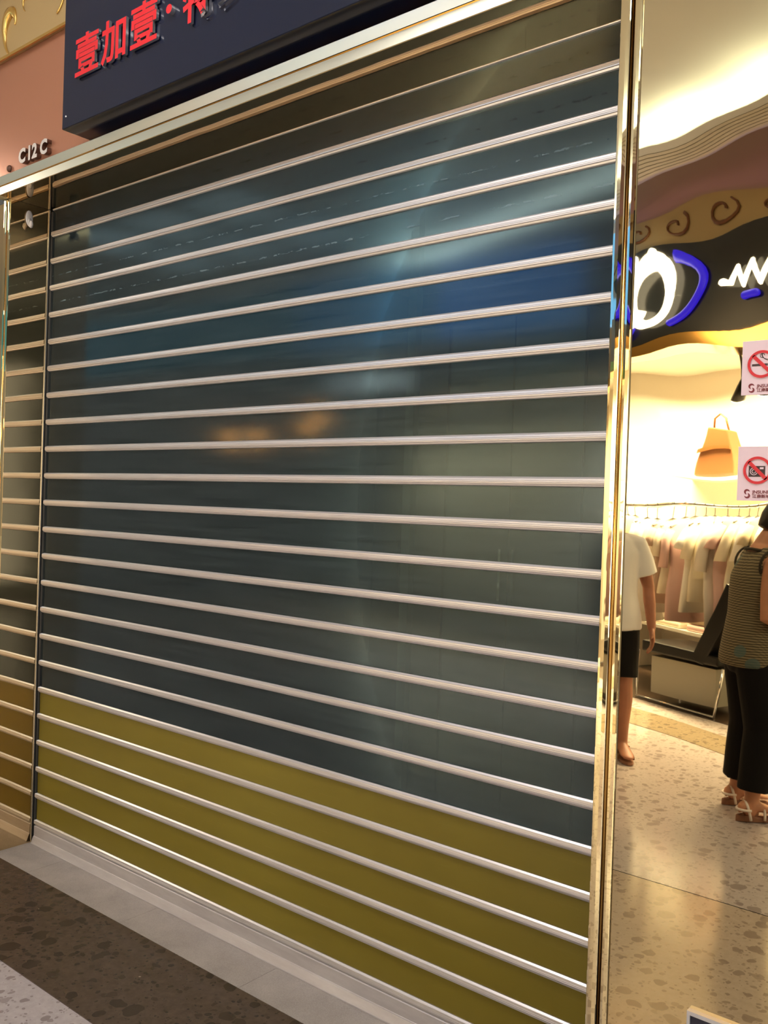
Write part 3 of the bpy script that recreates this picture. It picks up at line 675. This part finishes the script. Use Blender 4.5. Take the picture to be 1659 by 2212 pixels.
lsh = thing('low_shelf', 'low cream shelf with folded clothes under the clothes rail', 'shelf', RV(-1.3, 5.7, 0.005))
bm = NB(); ubox(bm, (-2.6, 5.48, 0.40), (-0.3, 5.845, 0.43)); F('board', bm, M['wall_cream'], lsh)
for u_ in (-2.58, -1.45, -0.34):
    bm = NB(); ubox(bm, (u_, 5.50, 0.005), (u_ + 0.03, 5.845, 0.399)); F('leg', bm, M['wall_cream'], lsh)
for q, u_ in enumerate((-2.3, -1.9, -1.5, -1.1, -0.7)):
    for k in range(6):
        bm = NB(); ubox(bm, (u_, 5.50 + 0.01 * (k % 2), 0.431 + 0.062 * k), (u_ + 0.32, 5.80, 0.431 + 0.062 * k + 0.058)); bevelled(bm, 0.02, 3)
        o = obj('folded_shirt', bm, GC[(q * 2 + k) % 6], None, True); tag(o, 'folded %s shirt in a stack on the low cream shelf' % desc[(q * 2 + k) % 6], 'folded shirt', 'folded %s shirts' % desc[(q * 2 + k) % 6])
# black spot lamps under the shop ceiling
for u_, lb in ((-0.92, 'black ceiling spot lamp nearer the handbag'), (-0.66, 'black ceiling spot lamp beside the no smoking sticker reflection')):
    sp = thing('spot_lamp', lb, 'spot lamp', RV(u_, 4.95, 2.78), group='shop spot lamps')
    bm = NB(); tube(bm, [RV(u_, 4.95, 2.779), RV(u_, 4.95, 2.50)], 0.012, 8); F('stem', bm, M['black'], sp)
    bm = NB(); tube(bm, [RV(u_ + 0.03, 4.95, 2.50), RV(u_, 4.97, 2.43), RV(u_ - 0.05, 5.0, 2.33)], [0.03, 0.05, 0.06], 14); F('head', bm, M['black'], sp, True)
    bm = NB(); tube(bm, [RV(u_ - 0.05, 5.0, 2.335), RV(u_ - 0.058, 5.004, 2.318)], 0.05, 14); F('lens', bm, M['white_led'], sp)
for x, z in ((-4.41, 2.12), (-3.95, 2.12), (-3.18, 2.19), (-3.02, 2.33)):
    lp = thing('pendant_lamp', 'amber glowing pendant lamp hung on a long cord in the corridor', 'pendant lamp', (x, -4.78, 3.95), group='amber pendant lamps')
    bm = NB(); tube(bm, [(x, -4.78, 3.951), (x, -4.78, z + 0.07)], 0.006, 6); F('cord', bm, M['black'], lp)
    bm = NB(); ell(bm, (x, -4.78, z), 0.07, 0.07, 0.08, 14, 8); F('shade', bm, M['amber_led'], lp, True)
# clothes rail with garments
RZ = 1.53
rk = thing('clothes_rail', 'chrome clothes rail full of pale shirts in the shop across', 'clothes rack', RV(-1.3, 5.15, 0.003))
bm = NB(); tube(bm, [RV(-3.0, 5.15, RZ), RV(-0.1, 5.15, RZ)], 0.014, 10); F('rail', bm, M['chrome'], rk, True)
for u_ in (-3.0, -0.1):
    bm = NB(); tube(bm, [RV(u_, 5.15, 0.01), RV(u_, 5.15, RZ + 0.012)], 0.014, 10); F('upright', bm, M['chrome'], rk, True)
    bm = NB(); tube(bm, [RV(u_, 4.9, 0.02), RV(u_, 5.4, 0.02)], 0.016, 8); F('foot', bm, M['chrome'], rk, True)
def garment_mesh(length, wd, seed, sleeve):
    """shirt on a hanger: local x = across the shoulders, y = thickness, z down from the hook"""
    rnd = random.Random(seed); bm = NB(); n = 20; rings = []
    ph = rnd.random() * 6
    for z, hw, th in ((-0.075, 0.05, 0.020), (-0.10, 0.16, 0.028), (-0.125, wd * 0.46, 0.034), (-0.17, wd * 0.50, 0.045), (-0.30, wd * 0.44, 0.055), (-0.45, wd * 0.43, 0.055), (-0.62 * length - 0.1, wd * 0.46, 0.06), (-length, wd * 0.49, 0.06)):
        r = []
        for k in range(n):
            a = 2 * PI * k / n; fold = 1 + 0.35 * math.sin(3 * a + ph + z * 3) * min(1, -z * 1.5)
            r.append(Vector((hw * math.cos(a), th * math.sin(a) * fold + 0.012 * math.sin(z * 9 + ph), z)))
        rings.append(r)
    loft(bm, rings[::-1])
    for s in (-1, 1):
        tube(bm, [(s * wd * 0.42, 0, -0.15), (s * wd * 0.52, 0.01, -0.24), (s * wd * 0.58, 0.015, -0.15 - sleeve)], [0.045, 0.055, 0.06], 10, flat=0.6)
    return bm
def hanger_mesh(wd):
    bm = NB()
    tube(bm, [(0, 0, -0.075), (0, 0, -0.03), (0, 0.0, 0.012), (0.008, 0, 0.026), (0.02, 0, 0.02), (0.022, 0, 0.008)], 0.0028, 6)
    tube(bm, [(-wd * 0.44, 0, -0.125), (0, 0, -0.07), (wd * 0.44, 0, -0.125)], 0.008, 6)
    return bm
gu = -2.75
i = 0
protos = {}
while gu < -0.25:
    k = [1, 0, 4, 2, 0, 1, 3, 1, 4, 5, 0, 2][i % 12]; ln = 0.74 + 0.3 * ((i * 37) % 10) / 10; wd = 0.40
    key = (k, (i * 37) % 10)
    nm = 'shirt'
    t = thing(nm, '%s shirt hanging on the chrome rail of the shop across' % desc[k], 'shirt', RV(gu, 5.15, RZ - 0.012), UANG + PI / 2 + random.uniform(-0.25, 0.25), group='%s shirts on the clothes rail' % desc[k])
    if key not in protos:
        b = obj('body', garment_mesh(ln, wd, i, 0.16 + 0.1 * (i % 3)), GC[k], t, True); h_ = obj('hanger', hanger_mesh(wd), M['hanger'], t)
        protos[key] = (b, h_)
    else:
        for p_ in protos[key]:
            q = p_.copy(); COL.objects.link(q); q.parent = t
    gu += random.uniform(0.085, 0.15); i += 1

# ------------------------------------------------------------------ people (reflected in the gold mirror)
def person(name, label, loc, rz, H, arms, legs, skin, lean=0.0, wide=1.0, head_yaw=0.0, head_pitch=0.0):
    t = thing(name, label, 'person', loc, rz); s = H / 1.6
    def V(x, y, z): return Vector((x * s * wide if abs(z) > 0 else x * s, y * s + lean * max(0, z - 0.85) * s, z * s))
    bm = NB()
    def ering(x, y, z, rx, ry, n=20): c = V(x, y, z); return [c + Vector((rx * s * wide * math.cos(2 * PI * k / n), ry * s * math.sin(2 * PI * k / n), 0)) for k in range(n)]
    loft(bm, [ering(0, 0.0, z, rx, ry) for z, rx, ry in ((0.74, 0.10, 0.085), (0.79, 0.155, 0.11), (0.86, 0.168, 0.118), (0.95, 0.145, 0.105), (1.02, 0.135, 0.10), (1.12, 0.150, 0.108), (1.22, 0.165, 0.105), (1.29, 0.150, 0.085), (1.335, 0.085, 0.065), (1.36, 0.055, 0.055))])
    tube(bm, [V(0, -0.005, 1.32), V(0, 0.012 + (0.02 if lean else 0), 1.40), V(0, 0.02 + (0.045 if lean else 0), 1.45)], [0.058 * s, 0.051 * s, 0.05 * s], 14)
    # head
    hc = V(0, 0.035 + (0.05 if lean else 0), 1.49); hb_ = NB()
    HR = Matrix.Rotation(head_yaw, 3, 'Z') @ Matrix.Rotation(head_pitch, 3, 'X')
    prof = [(-0.105, 0.030, 0.034, 0.030), (-0.092, 0.045, 0.046, 0.020), (-0.065, 0.056, 0.066, 0.010), (-0.03, 0.066, 0.082, 0.002), (0.0, 0.071, 0.090, -0.004), (0.035, 0.073, 0.093, -0.006), (0.07, 0.066, 0.084, -0.006), (0.095, 0.048, 0.060, -0.006), (0.108, 0.022, 0.028, -0.006)]
    loft(hb_, [[Vector((rx * math.cos(2 * PI * k / 20), oy + ry * math.sin(2 * PI * k / 20), z)) for k in range(20)] for z, rx, ry, oy in prof])
    tube(hb_, [(0, 0.078, 0.018), (0, 0.092, -0.012), (0, 0.102, -0.032), (0, 0.088, -0.038)], [0.008, 0.010, 0.014, 0.010], 8, round_ends=True)
    ell(hb_, (0, 0.076, -0.062), 0.024, 0.012, 0.010, 12, 8)
    for sx in (-1, 1): ell(hb_, (sx * 0.074, -0.005, -0.005), 0.010, 0.018, 0.030, 10, 8)
    for sx in (-1, 1): ell(hb_, (sx * 0.03, 0.076, 0.022), 0.018, 0.012, 0.007, 10, 8)
    for v_ in hb_.verts: v_.co = hc + HR @ (v_.co * s)
    tmp = bpy.data.meshes.new('tmp'); hb_.to_mesh(tmp); hb_.free(); bm.from_mesh(tmp); bpy.data.meshes.remove(tmp)
    # arms with hands
    for sx, (el, wr, curl_) in arms.items():
        sh_ = V(sx * 0.165, 0.0, 1.275); el = V(*el); wr = V(*wr)
        tube(bm, [V(sx * 0.12, 0, 1.27), sh_, sh_.lerp(el, 0.5), el, el.lerp(wr, 0.35), wr], [0.05 * s, 0.049 * s, 0.044 * s, 0.036 * s, 0.038 * s, 0.026 * s], 12, round_ends=True)
        d = (wr - el).normalized(); side = d.cross(Vector((0, 0, 1))); side = side if side.length > 0.2 else Vector((0, 1, 0)); side.normalize()
        if abs(d.z) > 0.8: side = (Vector((0, 1, 0)) - d * d.y).normalized()
        nrm = side.cross(d).normalized(); nrm = nrm if nrm.x * sx < 0 or abs(d.z) < 0.8 else -nrm
        if abs(d.z) < 0.8 and nrm.z > 0: nrm = -nrm
        palm = [wr + d * k * s for k in (0.0, 0.03, 0.065, 0.088)]
        rings = []
        for p, hw, th in zip(palm, (0.024, 0.033, 0.040, 0.038), (0.019, 0.017, 0.015, 0.012)):
            rings.append([p + side * (hw * s * math.cos(2 * PI * q / 12)) + nrm * (th * s * math.sin(2 * PI * q / 12)) for q in range(12)])
        loft(bm, rings)
        for j, (o_, ln) in enumerate(((0.030, 0.066), (0.010, 0.076), (-0.010, 0.070), (-0.029, 0.054))):
            p = palm[3] + side * (o_ * s) - d * 0.006 * s; pts = [p]; dd = d.copy(); a = curl_ * (1 + 0.12 * j)
            for seg in (0.45, 0.32, 0.23):
                R_ = Matrix.Rotation(a, 3, side.cross(Vector((0, 0, 0)) + side) if False else side)
                cand = (dd * math.cos(a) + nrm * math.sin(a)).normalized(); nn = (nrm * math.cos(a) - dd * math.sin(a)).normalized()
                dd = cand; p = p + dd * ln * seg * s; pts.append(p)
                nrm_, nrm2 = nrm, nn; nrm = nn
            nrm = side.cross(d).normalized() if False else nrm
            tube(bm, pts, [0.0088 * s, 0.0082 * s, 0.0076 * s, 0.0064 * s], 8, round_ends=True)
            # restore the palm normal for the next finger
            nrm = (pts[0] - pts[0]) + (rings[0][3] - palm[0]).normalized()
        p = palm[0] + side * 0.024 * s + d * 0.018 * s
        tube(bm, [p, p + (side * 0.6 + d * 0.75) * 0.036 * s + nrm * 0.006 * s, p + (side * 0.55 + d * 0.95) * 0.055 * s + nrm * 0.016 * s], [0.012 * s, 0.0098 * s, 0.0075 * s], 8, round_ends=True)
    feet = []
    for sx, (kn, an, yaw) in legs.items():
        hp = V(sx * 0.085, 0.0, 0.82); kn = V(*kn); an = V(*an)
        tube(bm, [hp, hp.lerp(kn, 0.35), kn, kn.lerp(an, 0.3), kn.lerp(an, 0.62), an, an - Vector((0, 0, 0.03 * s))], [0.088 * s, 0.082 * s, 0.056 * s, 0.056 * s, 0.044 * s, 0.034 * s, 0.034 * s], 14, round_ends=True)
        R_ = Matrix.Rotation(yaw, 3, 'Z'); z0 = 0.018
        def FT(y, z): return Vector((an.x, an.y, 0)) + R_ @ Vector((0, y * s, 0)) + Vector((0, 0, z))
        fr2 = [(-0.055, 0.038, 0.026, 0.03), (-0.04, 0.046, 0.030, 0.034), (0.0, 0.052, 0.034, 0.044), (0.06, 0.040, 0.038, 0.03), (0.12, 0.026, 0.042, 0.019), (0.155, 0.020, 0.034, 0.014), (0.172, 0.017, 0.018, 0.009)]
        loft(bm, [[FT(y, z0 + zc * s) + R_ @ Vector((hw * s * math.cos(2 * PI * k / 14), 0, 0)) + Vector((0, 0, zh * s * math.sin(2 * PI * k / 14) * (1 if math.sin(2 * PI * k / 14) > 0 else 0.55))) for k in range(14)] for y, zc, hw, zh in fr2])
        feet.append((Vector((an.x, an.y, 0)), R_))
    body = fuse('body', bm, skin, t, 0.0062 * s, 4)
    for sx in (-1, 1):
        e = NB(); ell(e, hc + HR @ Vector((sx * 0.031 * s, 0.083 * s, 0.014 * s)), 0.010 * s, 0.006 * s, 0.006 * s, 10, 8); obj('eye', e, M['eye'], t, True)
    return dict(t=t, s=s, V=V, ering=ering, hc=hc, HR=HR, feet=feet, arms=arms, legs=legs)
def hair(P_, full=False):
    s, hc, HR = P_['s'], P_['hc'], P_['HR']; bm = NB()
    prof = [(-0.075, 0.050, 0.050, -0.048), (-0.05, 0.074, 0.066, -0.038), (0.0, 0.086, 0.088, -0.026), (0.045, 0.086, 0.098, -0.014), (0.085, 0.072, 0.088, -0.010), (0.112, 0.048, 0.058, -0.008), (0.124, 0.018, 0.024, -0.008)]
    loft(bm, [[hc + HR @ (Vector((rx * math.cos(2 * PI * k / 24) * (1 + 0.02 * math.sin(9 * 2 * PI * k / 24)), oy + ry * math.sin(2 * PI * k / 24), z)) * s) for k in range(24)] for z, rx, ry, oy in prof])
    o = fuse('hair', bm, M['hair'], P_['t'], 0.007, 3); return o
def torso_cloth(P_, name, m, rows, sleeve=None, pad=0.0, straps=True):
    s, V = P_['s'], P_['V']; bm = NB()
    loft(bm, [P_['ering'](0, oy, z, rx, ry, 28) for z, rx, ry, oy in rows])
    for sx, (el, wr, c_) in P_['arms'].items():
        sh_ = V(sx * 0.165, 0.0, 1.275); e_ = V(*el)
        if sleeve: tube(bm, [V(sx * 0.10, 0, 1.275), sh_, sh_.lerp(e_, 0.35), sh_.lerp(e_, sleeve)], [0.062 * s, 0.064 * s, 0.066 * s, 0.070 * s], 16)
        else: tube(bm, [V(sx * 0.06, 0, 1.30), V(sx * 0.150, 0, 1.283)], [0.052 * s, 0.060 * s], 16)
    return fuse(name, bm, m, P_['t'], 0.0085, 5)
def trousers(P_, name, m, frac, r=(0.105, 0.098, 0.074, 0.070, 0.064)):
    s, V = P_['s'], P_['V']; bm = NB()
    loft(bm, [P_['ering'](0, 0, z, rx, ry, 24) for z, rx, ry in ((0.72, 0.12, 0.10), (0.80, 0.178, 0.130), (0.88, 0.180, 0.130), (0.97, 0.155, 0.118))])
    for sx, (kn, an, yaw) in P_['legs'].items():
        hp = V(sx * 0.085, 0, 0.82); kn = V(*kn); an = V(*an)
        pts = [hp, hp.lerp(kn, 0.4), kn] ; rr = list(r[:3])
        if frac > 0: pts += [kn.lerp(an, frac * 0.5), kn.lerp(an, frac)]; rr += list(r[3:])
        else: pts = [hp, hp.lerp(kn, 0.45), hp.lerp(kn, 0.93)]
        tube(bm, pts, [q * s for q in rr], 18)
    return fuse(name, bm, m, P_['t'], 0.0085, 4)
def sandals(P_, sole, strap):
    s = P_['s']
    for c, R_ in P_['feet']:
        bm = NB(); n = 24; outl = []
        for k in range(n):
            a = 2 * PI * k / n; y = 0.058 + 0.125 * math.sin(a); w_ = 0.037 + 0.010 * math.sin(a)
            outl.append((w_ * math.cos(a), y))
        rings = []
        for z in (0.003, 0.012, 0.018): rings.append([c + R_ @ Vector((px_ * s, py_ * s, 0)) + Vector((0, 0, z + (0.012 if py_ < 0.0 else 0) * (z > 0.01))) for px_, py_ in outl])
        loft(bm, rings); so = obj('sandal', bm, sole, P_['t'], False)
        for y0, h_, w_ in ((0.095, 0.052, 0.047), (0.055, 0.068, 0.045), (-0.01, 0.086, 0.045)):
            bm = NB(); tube(bm, [c + R_ @ Vector((w_ * s * math.cos(a), (y0 - (0.02 if y0 < 0 else 0) * math.sin(a)) * s, 0)) + Vector((0, 0, 0.014 + h_ * s * math.sin(a))) for a in [PI * q / 10 for q in range(11)]], 0.0062, 8); obj('strap', bm, strap, so, True)
        bm = NB(); tube(bm, [c + R_ @ Vector((0.047 * s * math.cos(a), (-0.012 - 0.052 * math.sin(a)) * s, 0)) + Vector((0, 0, 0.062 * s)) for a in [PI * q / 10 for q in range(11)]], 0.006, 8); obj('strap', bm, strap, so, True)

def VW(x, y): return Vector((x, -0.35 - y, 0.0))          # a place seen at (x, y) in the mirror -> where it really stands
def face_rz(dx, dy): return math.atan2(-dy, dx) - PI / 2     # facing (dx, dy) as seen in the mirror
# woman in a knit vest, seen from behind
arW = {1: ((0.215, -0.02, 1.02), (0.13, 0.19, 0.97), 0.35), -1: ((-0.215, -0.02, 1.02), (-0.13, 0.19, 0.97), 0.35)}
lgW = {1: ((0.10, 0.03, 0.44), (0.135, 0.00, 0.075), 0.0), -1: ((-0.10, 0.03, 0.44), (-0.135, -0.02, 0.075), 0.0)}
W_ = person('person', 'person in a beige knit vest, black cropped trousers and white sandals, seen from behind', VW(2.04, 2.558), face_rz(0.78, 0.62), 1.53, arW, lgW, M['skin'], lean=0.08, wide=0.95, head_pitch=-0.45)
hair(W_)
rows = [(0.76, 0.195, 0.140, -0.005), (0.80, 0.198, 0.143, -0.005), (0.90, 0.188, 0.138, 0), (1.02, 0.170, 0.128, 0.0), (1.13, 0.176, 0.128, 0.0), (1.22, 0.184, 0.122, 0.0), (1.285, 0.168, 0.100, 0), (1.325, 0.105, 0.074, 0)]
kv = torso_cloth(W_, 'knit_vest', M['knit'], rows)
for sx in (1, -1):
    sh_ = W_['V'](sx * 0.165, 0, 1.275); e_ = W_['V'](*arW[sx][0]); bm = NB()
    cpt = sh_.lerp(e_, 0.02); n_ = Vector((sx, 0, -0.25)).normalized()
    a_ = n_.cross(Vector((0, 1, 0))).normalized(); b_ = n_.cross(a_)
    tube(bm, [cpt + a_ * (0.068 * math.cos(2 * PI * k / 20)) + b_ * (0.062 * math.sin(2 * PI * k / 20)) for k in range(21)], 0.006, 6); obj('armhole_trim', bm, M['trim_olive'], kv, True)
bm = NB(); cn = W_['V'](0, 0.0, 1.325); tube(bm, [cn + Vector((0.098 * math.cos(2 * PI * k / 24), 0.076 * math.sin(2 * PI * k / 24), 0.012 * -math.sin(2 * PI * k / 24))) for k in range(25)], 0.008, 6); obj('neck_trim', bm, M['trim_olive'], kv, True)
trousers(W_, 'trousers', M['black_trousers'], 0.80, (0.105, 0.10, 0.085, 0.082, 0.078))
sandals(W_, M['sandal_brown'], M['sandal_white'])
# second person: white tee, black shorts
arM = {1: ((0.245, -0.01, 1.00), (0.25, 0.06, 0.76), 0.25), -1: ((-0.245, 0.03, 1.00), (-0.24, 0.12, 0.77), 0.25)}
lgM = {1: ((0.09, 0.06, 0.44), (0.095, 0.10, 0.075), -0.1), -1: ((-0.09, 0.0, 0.44), (-0.09, -0.14, 0.075), 0.1)}
P2 = person('person', 'person in a white tee and black knee shorts, half hidden by the gold post', VW(1.05, 3.06), face_rz(0.55, -0.83), 1.60, arM, lgM, M['skin_tan'])
hair(P2)
rows = [(0.74, 0.205, 0.145, 0), (0.82, 0.200, 0.145, 0), (0.95, 0.178, 0.135, 0), (1.1, 0.178, 0.13, 0), (1.22, 0.185, 0.122, 0), (1.29, 0.160, 0.098, 0), (1.33, 0.10, 0.078, 0)]
torso_cloth(P2, 'tee_shirt', M['white_tee'], rows, sleeve=0.72)
trousers(P2, 'shorts', M['black_trousers'], 0, (0.105, 0.102, 0.088))
sandals(P2, M['sandal_brown'], M['leather_dark'])
